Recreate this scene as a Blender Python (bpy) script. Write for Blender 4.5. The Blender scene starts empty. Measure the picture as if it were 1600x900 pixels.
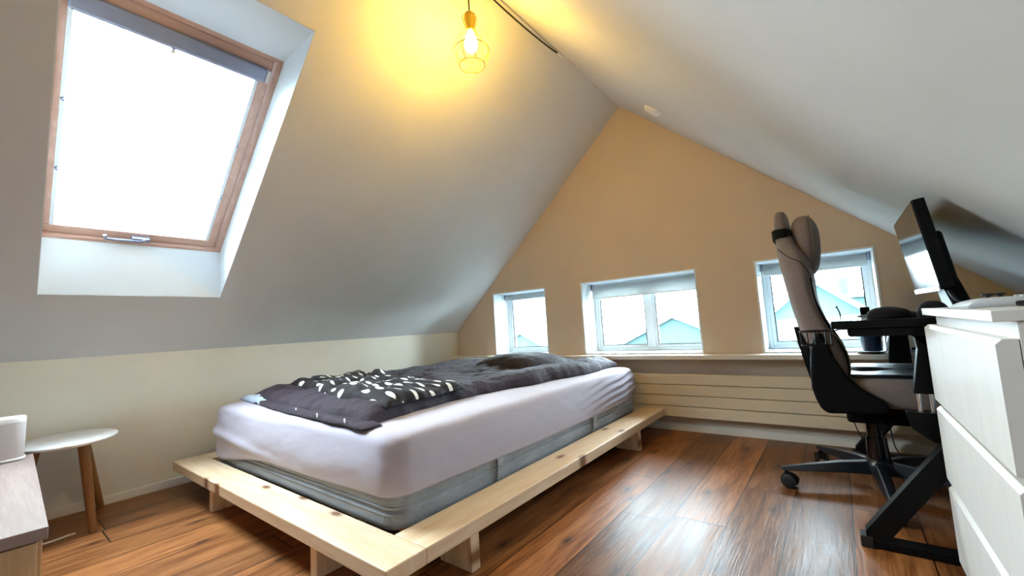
import bpy, bmesh, math, random
from mathutils import Vector, Matrix, noise
random.seed(7)
SC = bpy.context.scene
COL = SC.collection
PI = math.pi

# ------------------------------------------------------------------ camera
a, b, c = 6.59270294e-01, 9.15036994e-02, -6.11826278e-02
fw = Vector((-math.sin(a)*math.cos(b), math.cos(a)*math.cos(b), math.sin(b)))
r0 = Vector((math.cos(a), math.sin(a), 0)); u0 = r0.cross(fw)
rt = r0*math.cos(c) + u0*math.sin(c); up = u0*math.cos(c) - r0*math.sin(c)
cam = bpy.data.cameras.new('camera'); cam.sensor_width = 36; cam.lens = 651.34/1600*36
cam.clip_start = 0.02; cam.clip_end = 500
co = bpy.data.objects.new('camera', cam); COL.objects.link(co)
co.matrix_world = Matrix(((rt.x, up.x, -fw.x, 0), (rt.y, up.y, -fw.y, 0), (rt.z, up.z, -fw.z, 0.8), (0, 0, 0, 1)))
SC.camera = co

# ------------------------------------------------------------------ light
SC.view_settings.view_transform = 'Standard'; SC.view_settings.look = 'None'
SC.view_settings.gamma = 1; SC.view_settings.use_curve_mapping = False
SC.view_settings.exposure = 1.45
W = bpy.data.worlds.new('sky'); SC.world = W; W.use_nodes = True
wn = W.node_tree.nodes; wl = W.node_tree.links
bg = wn['Background']; bg.inputs[1].default_value = 18.0
tc = wn.new('ShaderNodeTexCoord'); sx = wn.new('ShaderNodeSeparateXYZ'); wl.new(tc.outputs['Generated'], sx.inputs[0])
rp = wn.new('ShaderNodeValToRGB'); wl.new(sx.outputs[2], rp.inputs[0])
rp.color_ramp.elements[0].position = 0.0; rp.color_ramp.elements[0].color = (.72, .90, 1, 1)
rp.color_ramp.elements[1].position = 0.7; rp.color_ramp.elements[1].color = (.76, .90, 1, 1)
wl.new(rp.outputs[0], bg.inputs[0])
BULB = 150.0

def portal(name, loc, target, sx_, sy_):
    l = bpy.data.lights.new(name, 'AREA'); l.shape = 'RECTANGLE'; l.size = sx_; l.size_y = sy_
    l.cycles.is_portal = True
    o = bpy.data.objects.new(name, l); COL.objects.link(o); o.location = loc
    o.rotation_euler = (Vector(target)-Vector(loc)).to_track_quat('-Z', 'Y').to_euler()

# ------------------------------------------------------------------ room numbers
XK, ZK = -3.13, 0.775        # left knee wall
XR = 0.724                   # right knee wall
XA, ZA = -1.203, 2.482       # ridge
K = (ZA-ZK)/(XA-XK); AN = math.atan(K); CA, SA = math.cos(AN), math.sin(AN)
YG = 3.08; YB = -2.4; TH = 0.32
def roof(x): return ZA - K*abs(x-XA)
def sl(s, y, o=0): return Vector((XK+s*CA-o*SA, y, ZK+s*SA+o*CA))     # left slope: s up the slope, o outwards
def skl(s, y, o=0): return sl(s, y-skew(y)*(s-.441), o)
def sr(s, y, o=0): return Vector((XR-s*CA+o*SA, y, ZK+s*SA+o*CA))

portal('portal_gable_small', (-2.33, 3.42, .83), (-2.33, 0, .83), .62, .6)
portal('portal_gable_middle', (-1.2, 3.42, .83), (-1.2, 0, .83), .92, .6)
portal('portal_gable_right', (-.1, 3.42, .83), (-.1, 0, .83), .62, .6)
pc = sl(1.2, .51, .33); portal('portal_skylight', pc, sl(1.2, .51, -1), .74, 1.2)

# ------------------------------------------------------------------ materials
def new_mat(name):
    m = bpy.data.materials.new(name); m.use_nodes = True
    return m, m.node_tree.nodes, m.node_tree.links, m.node_tree.nodes['Principled BSDF']
def coords(n, l, scale=(1, 1, 1), rot=(0, 0, 0), kind='Object'):
    t = n.new('ShaderNodeTexCoord'); mp = n.new('ShaderNodeMapping')
    l.new(t.outputs[kind], mp.inputs[0]); mp.inputs['Scale'].default_value = scale; mp.inputs['Rotation'].default_value = rot
    return mp
def ramp(n, l, src, stops):
    r = n.new('ShaderNodeValToRGB'); l.new(src, r.inputs[0])
    e = r.color_ramp.elements
    while len(e) < len(stops): e.new(.5)
    for q, (p, col) in zip(e, stops): q.position = p; q.color = (*col, 1)
    return r
def nz(n, l, mp, scale, detail=4, rough=.5):
    t = n.new('ShaderNodeTexNoise'); t.inputs['Scale'].default_value = scale; t.inputs['Detail'].default_value = detail
    t.inputs['Roughness'].default_value = rough; l.new(mp.outputs[0], t.inputs['Vector']); return t
def bump(n, l, src, bs, strength=.2, dist=.01, prev=None):
    bp = n.new('ShaderNodeBump'); bp.inputs['Strength'].default_value = strength; bp.inputs['Distance'].default_value = dist
    l.new(src, bp.inputs['Height'])
    if prev: l.new(prev.outputs[0], bp.inputs['Normal'])
    l.new(bp.outputs[0], bs.inputs['Normal']); return bp
def plain(name, col, rough=.6, var=.06, scale=20, bs=.1, metal=0, spec=None, bd=.002, sc=(1, 1, 1), sheen=0, coat=0):
    m, n, l, p = new_mat(name)
    mp = coords(n, l, sc); t = nz(n, l, mp, scale, 5)
    lo = tuple(v*(1-var) for v in col); hi = tuple(min(1, v*(1+var)) for v in col)
    r = ramp(n, l, t.outputs[0], [(.3, lo), (.7, hi)]); l.new(r.outputs[0], p.inputs['Base Color'])
    p.inputs['Roughness'].default_value = rough; p.inputs['Metallic'].default_value = metal
    if spec is not None: p.inputs['Specular IOR Level'].default_value = spec
    if sheen: p.inputs['Sheen Weight'].default_value = sheen
    if coat: p.inputs['Coat Weight'].default_value = coat
    if bs: bump(n, l, t.outputs[0], p, bs, bd)
    return m
def cloth(name, col, weave=900, rough=.9, var=.08, sc=(1, 1, 1), wr=0, sheen=.2):
    m, n, l, p = new_mat(name)
    mp = coords(n, l, sc); t = nz(n, l, mp, weave*.25, 3); t2 = nz(n, l, mp, 6, 4)
    mx = n.new('ShaderNodeMix'); mx.data_type = 'FLOAT'; mx.inputs[0].default_value = .5
    l.new(t.outputs[0], mx.inputs[2]); l.new(t2.outputs[0], mx.inputs[3])
    lo = tuple(v*(1-var) for v in col); hi = tuple(min(1, v*(1+var)) for v in col)
    r = ramp(n, l, mx.outputs[0], [(.35, lo), (.65, hi)]); l.new(r.outputs[0], p.inputs['Base Color'])
    p.inputs['Roughness'].default_value = rough; p.inputs['Specular IOR Level'].default_value = .25
    p.inputs['Sheen Weight'].default_value = sheen
    bp = bump(n, l, t.outputs[0], p, .15, .001)
    if wr:
        mp2 = coords(n, l, (1.6, 1, 3)); t3 = nz(n, l, mp2, 9, 3, .6); t3.inputs['Distortion'].default_value = 1.8; t3.inputs['Detail'].default_value = 6
        bump(n, l, t3.outputs[0], p, wr, .02, bp)
    return m
def pine(name, axis, col1=(.82, .65, .46), col2=(.70, .48, .28), knots=True, rough=.45, dens=1.0):
    m, n, l, p = new_mat(name)
    sc = [9, 9, 9]; sc[axis] = .6
    mp = coords(n, l, sc); t = nz(n, l, mp, 3.0*dens, 6, .6)
    sc2 = [30, 30, 30]; sc2[axis] = 1.2
    mp2 = coords(n, l, sc2); t2 = nz(n, l, mp2, 6, 3)
    mx = n.new('ShaderNodeMix'); mx.data_type = 'FLOAT'; mx.inputs[0].default_value = .35
    l.new(t.outputs[0], mx.inputs[2]); l.new(t2.outputs[0], mx.inputs[3])
    r = ramp(n, l, mx.outputs[0], [(.35, col2), (.5, tuple((x+y)/2 for x, y in zip(col1, col2))), (.58, col1)])
    out = r.outputs[0]
    if knots:
        s3 = [5.5, 5.5, 5.5]; s3[axis] = 2.6
        mp3 = coords(n, l, s3); v = n.new('ShaderNodeTexVoronoi'); v.voronoi_dimensions = '2D'; v.inputs['Scale'].default_value = 1.0
        l.new(mp3.outputs[0], v.inputs['Vector'])
        if axis == 2: mp3.inputs['Rotation'].default_value = (PI/2, 0, 0)
        kr = ramp(n, l, v.outputs['Distance'], [(.045, (1, 1, 1)), (.075, (.45, .45, .45)), (.13, (0, 0, 0))])
        mk = n.new('ShaderNodeMix'); mk.data_type = 'RGBA'; l.new(kr.outputs[0], mk.inputs[0])
        l.new(out, mk.inputs[6]); mk.inputs[7].default_value = (.22, .09, .035, 1); out = mk.outputs[2]
    l.new(out, p.inputs['Base Color']); p.inputs['Roughness'].default_value = rough
    bump(n, l, mx.outputs[0], p, .06, .002)
    return m

M = {}
M['plaster'] = plain('plaster_ceiling', (.70, .695, .69), .9, .03, 3, .25, bd=.004)
M['plaster_left'] = plain('plaster_knee_wall', (.74, .71, .62), .9, .05, 2.5, .2, bd=.004)
M['gable'] = plain('plaster_gable', (.72, .59, .46), .9, .03, 3, .2, bd=.004)
M['reveal'] = plain('reveal_paint', (.80, .86, .90), .5, .01, 6, .03)
M['white'] = plain('white_lacquer', (.82, .81, .78), .35, .02, 8, .02)
M['offwhite'] = plain('window_paint', (.80, .86, .89), .4, .02, 8, .02)
M['radiator'] = plain('radiator_enamel', (.74, .63, .47), .45, .02, 8, .02)
M['skirting'] = plain('skirting_paint', (.80, .77, .70), .5, .03, 12, .03)
M['dresser'] = plain('dresser_white_foil', (.84, .83, .81), .38, .03, 30, .05, sc=(1, 1, .2))
M['drawer_side'] = plain('drawer_side_board', (.60, .56, .50), .6, .03, 30, .05)
M['black'] = plain('black_steel', (.004, .004, .0045), .42, .2, 60, .08, spec=.12)
M['black_plastic'] = plain('black_plastic', (.004, .004, .005), .5, .2, 80, .08, spec=.1)
M['black_gloss'] = plain('black_gloss', (.004, .004, .005), .07, .1, 20, 0)
M['black_cloth'] = cloth('black_cloth', (.004, .004, .005), 1200, sheen=.03)
M['nylon'] = plain('black_nylon_base', (.006, .008, .013), .32, .1, 40, .02)
M['chrome'] = plain('chrome', (.8, .8, .82), .12, .02, 20, 0, metal=1)
M['alu'] = plain('aluminium_blue_grey', (.30, .34, .46), .4, .03, 20, .02, metal=.3)
M['sheet'] = cloth('pale_fitted_sheet', (.50, .46, .54), 900, .85, .02, wr=.08)
M['grey_tick'] = cloth('grey_mattress_cloth', (.30, .315, .34), 500, .95, .30, (1, 1, 4))
M['duvet'] = cloth('dark_plum_grey_duvet', (.030, .018, .030), 900, .75, .12, wr=.6, sheen=.10)
M['pillowcase'] = cloth('dark_pillowcase', (.026, .017, .021), 900, .75, .12, wr=.6, sheen=.08)
M['inner'] = cloth('pale_blue_duvet_inner', (.45, .55, .68), 800, .8, .1, wr=.3)
M['chair_cloth'] = cloth('taupe_grey_chair_cloth', (.20, .155, .14), 500, .95, .12)
M['seam'] = plain('chair_seam', (.13, .12, .07), .7, .05, 30, 0)
M['pine_x'] = pine('pine_across', 0); M['pine_y'] = pine('pine_along', 1); M['pine_z'] = pine('pine_upright', 2)
M['velux_y'] = pine('skylight_pine_across', 1, (.74, .50, .40), (.62, .38, .28), False, .35)
M['velux_s'] = pine('skylight_pine_along', 0, (.74, .50, .40), (.62, .38, .28), False, .35)
M['oak_x'] = pine('pale_oak_foil', 0, (.32, .24, .215), (.24, .17, .15), False, .6, .6)
M['oak_body'] = pine('oak_foil_body', 2, (.58, .39, .22), (.46, .29, .15), False, .5, .8)
M['oak_leg'] = pine('oiled_oak_leg', 2, (.30, .15, .055), (.20, .09, .03), False, .4)
M['table_white'] = plain('white_table_lacquer', (.80, .80, .82), .3, .02, 10, .01)
M['speaker'] = plain('white_speaker_grille', (.62, .60, .62), .6, .15, 900, .3, bd=.0006)
M['speaker_top'] = plain('white_speaker_top', (.86, .86, .88), .35, .02, 10, 0)
M['brass'] = plain('brass', (.42, .30, .06), .5, .03, 20, 0, metal=1)
M['blind'] = cloth('grey_roller_blind', (.55, .56, .56), 700, .9, .05, sheen=0)
def make_translucent(m, w):
    n = m.node_tree.nodes; l = m.node_tree.links; p = n['Principled BSDF']
    t = n.new('ShaderNodeBsdfTranslucent'); t.inputs[0].default_value = (.7, .72, .72, 1); x = n.new('ShaderNodeMixShader'); x.inputs[0].default_value = w
    l.new(p.outputs[0], x.inputs[1]); l.new(t.outputs[0], x.inputs[2]); l.new(x.outputs[0], n['Material Output'].inputs[0])
make_translucent(M['blind'], .35)
M['ctrl'] = plain('white_controller_plastic', (.62, .66, .72), .35, .02, 20, 0)
M['blue'] = plain('dark_blue_plastic', (.006, .02, .05), .25, .1, 20, 0)
M['rubber'] = plain('black_rubber', (.005, .005, .0055), .6, .1, 50, .05)
M['house'] = plain('pale_render_house', (.016, .042, .043), .8, .05, 2, .1)
M['roof'] = plain('pale_barge_boards', (.08, .10, .10), .7, .15, 3, .2)
M['ground'] = plain('grey_green_ground', (.03, .055, .05), .9, .1, .2, .1)
M['foliage'] = plain('blue_green_foliage', (.15, .28, .27), .9, .3, 2, .3)

def glass_mat():
    m, n, l, p = new_mat('window_glass'); n.remove(p)
    tr = n.new('ShaderNodeBsdfTransparent'); tr.inputs[0].default_value = (.96, .985, .985, 1)
    gl = n.new('ShaderNodeBsdfGlossy'); gl.inputs['Roughness'].default_value = .02
    fr = n.new('ShaderNodeFresnel'); fr.inputs[0].default_value = 1.3
    mx = n.new('ShaderNodeMixShader'); l.new(fr.outputs[0], mx.inputs[0]); l.new(tr.outputs[0], mx.inputs[1]); l.new(gl.outputs[0], mx.inputs[2])
    l.new(mx.outputs[0], n['Material Output'].inputs[0]); return m
M['glass'] = glass_mat()
def bulb_mat():
    m, n, l, p = new_mat('warm_bulb'); n.remove(p)
    e = n.new('ShaderNodeEmission'); e.inputs[0].default_value = (1, .60, .07, 1); e.inputs[1].default_value = BULB
    l.new(e.outputs[0], n['Material Output'].inputs[0]); return m
M['bulb'] = bulb_mat()
def blanket_mat():
    m, n, l, p = new_mat('spotted_blanket')
    mp = coords(n, l, (1, 1, 1), kind='UV')
    v = n.new('ShaderNodeTexVoronoi'); v.inputs['Scale'].default_value = 1.0; v.inputs['Randomness'].default_value = .35
    v.voronoi_dimensions = '2D'
    mp.inputs['Scale'].default_value = (9, 10, 1); mp.inputs['Rotation'].default_value = (0, 0, .5)
    l.new(mp.outputs[0], v.inputs['Vector'])
    r = ramp(n, l, v.outputs['Distance'], [(.20, (.80, .78, .74)), (.235, (.012, .008, .011))]); l.new(r.outputs[0], p.inputs['Base Color'])
    p.inputs['Roughness'].default_value = .75; p.inputs['Sheen Weight'].default_value = .05; p.inputs['Specular IOR Level'].default_value = .25
    mp2 = coords(n, l, (1.2, 1, 2)); t = nz(n, l, mp2, 14, 4); bump(n, l, t.outputs[0], p, .35, .015)
    return m
M['blanket'] = blanket_mat()
def floor_mat():
    m, n, l, p = new_mat('oiled_oak_planks')
    t = n.new('ShaderNodeTexCoord'); s = n.new('ShaderNodeSeparateXYZ'); l.new(t.outputs['Object'], s.inputs[0])
    def mt(op, a_, b_=None):
        q = n.new('ShaderNodeMath'); q.operation = op
        for i, v in enumerate((a_, b_)):
            if v is None: continue
            if isinstance(v, (int, float)): q.inputs[i].default_value = v
            else: l.new(v, q.inputs[i])
        return q.outputs[0]
    xs = mt('DIVIDE', mt('ADD', s.outputs[0], 8*.19+.61-.19*3), .19)
    ix = mt('FLOOR', xs); fx = mt('FRACT', xs)
    w1 = n.new('ShaderNodeTexWhiteNoise'); w1.noise_dimensions = '1D'; l.new(ix, w1.inputs['W'])
    ys = mt('ADD', mt('DIVIDE', s.outputs[1], 1.75), mt('MULTIPLY', w1.outputs[0], 7.3))
    iy = mt('FLOOR', ys); fy = mt('FRACT', ys)
    cb = n.new('ShaderNodeCombineXYZ'); l.new(ix, cb.inputs[0]); l.new(iy, cb.inputs[1])
    w2 = n.new('ShaderNodeTexWhiteNoise'); w2.noise_dimensions = '3D'; l.new(cb.outputs[0], w2.inputs['Vector'])
    # grain, shifted per board
    cg = n.new('ShaderNodeCombineXYZ')
    l.new(mt('MULTIPLY', s.outputs[0], 9), cg.inputs[0]); l.new(mt('MULTIPLY', s.outputs[1], .9), cg.inputs[1]); l.new(mt('MULTIPLY', w2.outputs[0], 40), cg.inputs[2])
    g = n.new('ShaderNodeTexNoise'); g.inputs['Scale'].default_value = 2.2; g.inputs['Detail'].default_value = 8; g.inputs['Roughness'].default_value = .65; g.inputs['Distortion'].default_value = .7
    l.new(cg.outputs[0], g.inputs['Vector'])
    cf = n.new('ShaderNodeCombineXYZ'); l.new(mt('MULTIPLY', s.outputs[0], 70), cf.inputs[0]); l.new(mt('MULTIPLY', s.outputs[1], 4), cf.inputs[1]); l.new(mt('MULTIPLY', w2.outputs[0], 40), cf.inputs[2])
    g2 = n.new('ShaderNodeTexNoise'); g2.inputs['Scale'].default_value = 1.6; g2.inputs['Detail'].default_value = 5; l.new(cf.outputs[0], g2.inputs['Vector'])
    gm = n.new('ShaderNodeMix'); gm.data_type = 'FLOAT'; gm.inputs[0].default_value = .4; l.new(g.outputs[0], gm.inputs[2]); l.new(g2.outputs[0], gm.inputs[3])
    r = ramp(n, l, gm.outputs[0], [(.30, (.07, .020, .006)), (.44, (.19, .066, .020)), (.56, (.31, .122, .040)), (.72, (.43, .19, .072))])
    hv = n.new('ShaderNodeHueSaturation'); l.new(r.outputs[0], hv.inputs['Color'])
    vr = n.new('ShaderNodeMapRange'); l.new(w2.outputs[0], vr.inputs[0]); vr.inputs[3].default_value = .55; vr.inputs[4].default_value = 1.3
    l.new(vr.outputs[0], hv.inputs['Value'])
    # knots and cracks
    mp3 = n.new('ShaderNodeCombineXYZ'); l.new(mt('ADD', mt('MULTIPLY', s.outputs[0], 5.3), mt('MULTIPLY', ix, 13.7)), mp3.inputs[0]); l.new(mt('MULTIPLY', s.outputs[1], 2.1), mp3.inputs[1]); l.new(mt('MULTIPLY', ix, 3.7), mp3.inputs[2])
    v = n.new('ShaderNodeTexVoronoi'); v.voronoi_dimensions = '2D'; v.inputs['Scale'].default_value = 1.0; l.new(mp3.outputs[0], v.inputs['Vector'])
    kr = ramp(n, l, v.outputs['Distance'], [(.03, (.95, .95, .95)), (.06, (.5, .5, .5)), (.17, (0, 0, 0))])
    mk = n.new('ShaderNodeMix'); mk.data_type = 'RGBA'; l.new(kr.outputs[0], mk.inputs[0]); l.new(hv.outputs[0], mk.inputs[6]); mk.inputs[7].default_value = (.05, .02, .01, 1)
    # gaps
    gx = mt('LESS_THAN', mt('ABSOLUTE', mt('SUBTRACT', fx, .5)), .489)
    gy = mt('LESS_THAN', mt('ABSOLUTE', mt('SUBTRACT', fy, .5)), .4985)
    gp = mt('MULTIPLY', gx, gy)
    mg = n.new('ShaderNodeMix'); mg.data_type = 'RGBA'; l.new(gp, mg.inputs[0]); mg.inputs[6].default_value = (.014, .005, .002, 1); l.new(mk.outputs[2], mg.inputs[7])
    l.new(mg.outputs[2], p.inputs['Base Color'])
    rr = n.new('ShaderNodeMapRange'); l.new(g.outputs[0], rr.inputs[0]); rr.inputs[3].default_value = .22; rr.inputs[4].default_value = .50; p.inputs['Specular IOR Level'].default_value = .3
    l.new(rr.outputs[0], p.inputs['Roughness'])
    bp = bump(n, l, gm.outputs[0], p, .5, .004); bump(n, l, gp, p, .2, .001, bp)
    return m
M['floor'] = floor_mat()

# ------------------------------------------------------------------ helpers
def tag(o, label=None, cat=None, group=None, kind=None):
    for k_, v_ in (('label', label), ('category', cat), ('group', group), ('kind', kind)):
        if v_: o[k_] = v_
    return o
def thing(name, label, cat, loc=(0, 0, 0), group=None):
    o = bpy.data.objects.new(name, None); COL.objects.link(o); o.location = loc; o.empty_display_size = .05
    return tag(o, label, cat, group)
def root_off(parent):
    v = Vector((0, 0, 0))
    while parent: v += parent.location; parent = parent.parent
    return v
def obj(name, bm, mat, parent=None, smooth=False, bevel=0, subd=0, label=None, angle=40, origin=None):
    bmesh.ops.recalc_face_normals(bm, faces=bm.faces)
    off = root_off(parent)
    org = Vector(origin) if origin else off
    bmesh.ops.translate(bm, verts=bm.verts, vec=-org)
    me = bpy.data.meshes.new(name); bm.to_mesh(me); bm.free()
    if isinstance(mat, str): mat = M[mat]
    me.materials.append(mat)
    o = bpy.data.objects.new(name, me); COL.objects.link(o)
    o.location = org-off
    if parent: o.parent = parent
    if smooth:
        for f in me.polygons: f.use_smooth = True
        if angle < 180:
            es = o.modifiers.new('split', 'EDGE_SPLIT'); es.split_angle = math.radians(angle)
    if bevel:
        bv = o.modifiers.new('bevel', 'BEVEL'); bv.width = bevel; bv.segments = 2; bv.limit_method = 'ANGLE'
    if subd:
        sd = o.modifiers.new('sub', 'SUBSURF'); sd.levels = subd; sd.render_levels = subd
    if label: o['label'] = label
    return o
def B(): return bmesh.new()
def box(bm, x0, x1, y0, y1, z0, z1):
    v = [bm.verts.new(p) for p in ((x0, y0, z0), (x1, y0, z0), (x1, y1, z0), (x0, y1, z0), (x0, y0, z1), (x1, y0, z1), (x1, y1, z1), (x0, y1, z1))]
    for f in ((0, 1, 2, 3), (4, 5, 6, 7), (0, 1, 5, 4), (1, 2, 6, 5), (2, 3, 7, 6), (3, 0, 4, 7)): bm.faces.new([v[i] for i in f])
    return bm
def hexa(bm, pts):      # 8 points: 4 lower then 4 upper
    v = [bm.verts.new(p) for p in pts]
    for f in ((0, 1, 2, 3), (4, 5, 6, 7), (0, 1, 5, 4), (1, 2, 6, 5), (2, 3, 7, 6), (3, 0, 4, 7)): bm.faces.new([v[i] for i in f])
    return bm
def prism(bm, poly, axis, t0, t1):   # polygon in the two other axes, extruded along axis
    def P(q, t):
        q = list(q); q.insert(axis, t); return q
    A_ = [bm.verts.new(P(q, t0)) for q in poly]; B_ = [bm.verts.new(P(q, t1)) for q in poly]
    bm.faces.new(A_); bm.faces.new(B_[::-1])
    for i in range(len(poly)):
        j = (i+1) % len(poly); bm.faces.new((A_[i], A_[j], B_[j], B_[i]))
    return bm
def rings(bm, rs, cap=True, closed=True):
    vs = [[bm.verts.new(p) for p in r] for r in rs]
    for r1, r2 in zip(vs, vs[1:]):
        n_ = len(r1)
        for i in range(n_ if closed else n_-1):
            j = (i+1) % n_; bm.faces.new((r1[i], r1[j], r2[j], r2[i]))
    if cap: bm.faces.new(vs[0][::-1]); bm.faces.new(vs[-1])
    return vs
def frame_at(d):
    d = d.normalized(); h = Vector((0, 0, 1)) if abs(d.z) < .9 else Vector((1, 0, 0))
    u = d.cross(h).normalized(); return u, u.cross(d).normalized()
def tube(bm, pts, r, n_=8, loop=False):
    pts = [Vector(p) for p in pts]; rs = []
    N = len(pts); u = None
    for i, p in enumerate(pts):
        if loop: d = pts[(i+1) % N]-pts[i-1]
        else: d = pts[min(i+1, N-1)]-pts[max(i-1, 0)]
        d.normalize()
        if u is None: u, w = frame_at(d)
        else:
            u = (u-d*u.dot(d)).normalized(); w = u.cross(d).normalized()
        rr = r[i] if isinstance(r, (list, tuple)) else r
        rs.append([p+(u*math.cos(2*PI*k_/n_)+w*math.sin(2*PI*k_/n_))*rr for k_ in range(n_)])
    if loop: rs.append(rs[0]); rings(bm, rs, cap=False); bmesh.ops.remove_doubles(bm, verts=bm.verts, dist=1e-6)
    else: rings(bm, rs)
    return bm
def cyl(bm, p0, p1, r0_, r1_=None, n_=20):
    return tube(bm, [p0, p1], [r0_, r0_ if r1_ is None else r1_], n_)
def lathe(bm, prof, cx, cy, n_=28):     # prof: (radius, z)
    rs = [[(cx+max(r, 1e-4)*math.cos(2*PI*k_/n_), cy+max(r, 1e-4)*math.sin(2*PI*k_/n_), z) for k_ in range(n_)] for r, z in prof]
    rings(bm, rs); return bm
def bez(p, n_=12):
    p = [Vector(q) for q in p]; out = []
    P_ = [p[0]*2-p[1]]+p+[p[-1]*2-p[-2]]
    for i in range(1, len(P_)-2):
        for k_ in range(n_):
            t = k_/n_; a0, a1, a2, a3 = P_[i-1:i+3]
            out.append(.5*((2*a1)+(a2-a0)*t+(2*a0-5*a1+4*a2-a3)*t*t+(3*a1-a0-3*a2+a3)*t**3))
    out.append(p[-1]); return out
def fbm(x, y, z=0, o=3):
    return noise.fractal(Vector((x, y, z)), 1.0, 2.0, o)
def smooth_step(t): t = max(0, min(1, t)); return t*t*(3-2*t)
def lerp(a_, b_, t): return a_+(b_-a_)*t

# ------------------------------------------------------------------ structure
bm = B(); box(bm, XK-.3, XR+.3, YB-.3, YG+.3, -.15, 0)
tag(obj('floor', bm, 'floor'), kind='structure')

bm = B(); box(bm, XK-.15, XK, YB, YG, 0, ZK+.0)
tag(obj('wall_left', bm, 'plaster_left'), kind='structure')
bm = B(); box(bm, XR, XR+.15, YB, YG, 0, ZK+.0)
tag(obj('wall_right', bm, 'plaster'), kind='structure')

# left slope with the skylight hole, right slope with one behind the camera, in a shell
S1 = (XA-XK)/CA
def skew(y): return .0270+(.0095-.0270)*(y-.158)/(.862-.158)     # the opening is not quite square
HOLE_L = (.158, .862, (-2.80-XK)/CA, (-1.63-XK)/CA)
def slope_shell(bm, f, hole):
    y0, y1, s0, s1 = hole; T = .05
    k_ = lambda y, s: y-skew(y)*(s-s0) if y in (y0, y1) else y
    for (ya, yb, sa, sb) in ((YB-.1, y0, -.1, S1+.05), (y1, YG+.34, -.1, S1+.05), (y0, y1, -.1, s0), (y0, y1, s1, S1+.05)):
        hexa(bm, [f(a_, k_(b_, a_), o) for o in (0, T) for a_, b_ in ((sa, ya), (sb, ya), (sb, yb), (sa, yb))])
bm = B()
def slf(s, y, o=0):
    if s > S1: return Vector((XA, y, ZA + (.0 if o == 0 else o/CA)))
    if s < 0: s = -.06
    return sl(s, y, o)
def srf(s, y, o=0):
    if s > S1: return Vector((XA, y, ZA + (.0 if o == 0 else o/CA)))
    if s < 0: s = -.06
    return sr(s, y, o)
slope_shell(bm, slf, HOLE_L)
hexa(bm, [srf(-.1, YB-.1), srf(S1+.05, YB-.1), srf(S1+.05, YG+.34), srf(-.1, YG+.34), srf(-.1, YB-.1, .05), srf(S1+.05, YB-.1, .05), srf(S1+.05, YG+.34, .05), srf(-.1, YG+.34, .05)])
tag(obj('ceiling', bm, 'plaster'), kind='structure')

# gable wall, three window holes
WZ0, WZ1 = .532, 1.125
WINS = [(-2.627, -2.018), (-1.668, -.756), (-.402, .194)]
def wall_strips(bm, ya, yb, holes):
    xs = sorted({XK-.15, XK, XA, XR, XR+.15, *[v for h in holes for v in h[:2]]})
    for x0, x1 in zip(xs, xs[1:]):
        t0, t1 = max(roof(x0), .6)+.0, max(roof(x1), .6)
        segs = [(0, 0, t0, t1)]
        for h in holes:
            if h[0]-1e-6 <= x0 and x1 <= h[1]+1e-6: segs = [(0, 0, h[2], h[2]), (h[3], h[3], t0, t1)]
        for a0, a1, b0, b1 in segs:
            hexa(bm, [(x0, ya, a0), (x1, ya, a1), (x1, yb, a1), (x0, yb, a0), (x0, ya, b0), (x1, ya, b1), (x1, yb, b1), (x0, yb, b0)])
bm = B(); wall_strips(bm, YG, YG+TH, [(w[0], w[1], WZ0, WZ1) for w in WINS])
tag(obj('wall_back', bm, 'gable'), kind='structure')
bm = B(); wall_strips(bm, YB-.2, YB, [])
tag(obj('wall_front', bm, 'plaster'), kind='structure')

# skirting
bm = B(); box(bm, XK, XK+.012, YB, YG, 0, .045)
tag(obj('baseboard_left', bm, 'skirting', bevel=.003), kind='structure')
bm = B(); box(bm, XK+.012, XR, YG-.014, YG, 0, .05)
tag(obj('baseboard_back', bm, 'skirting', bevel=.003), kind='structure')
# sill
bm = B(); box(bm, XK, XR, YG-.11, YG+.0, .502, .532)
tag(obj('trim_1', bm, 'skirting', bevel=.005), kind='structure')

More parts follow.
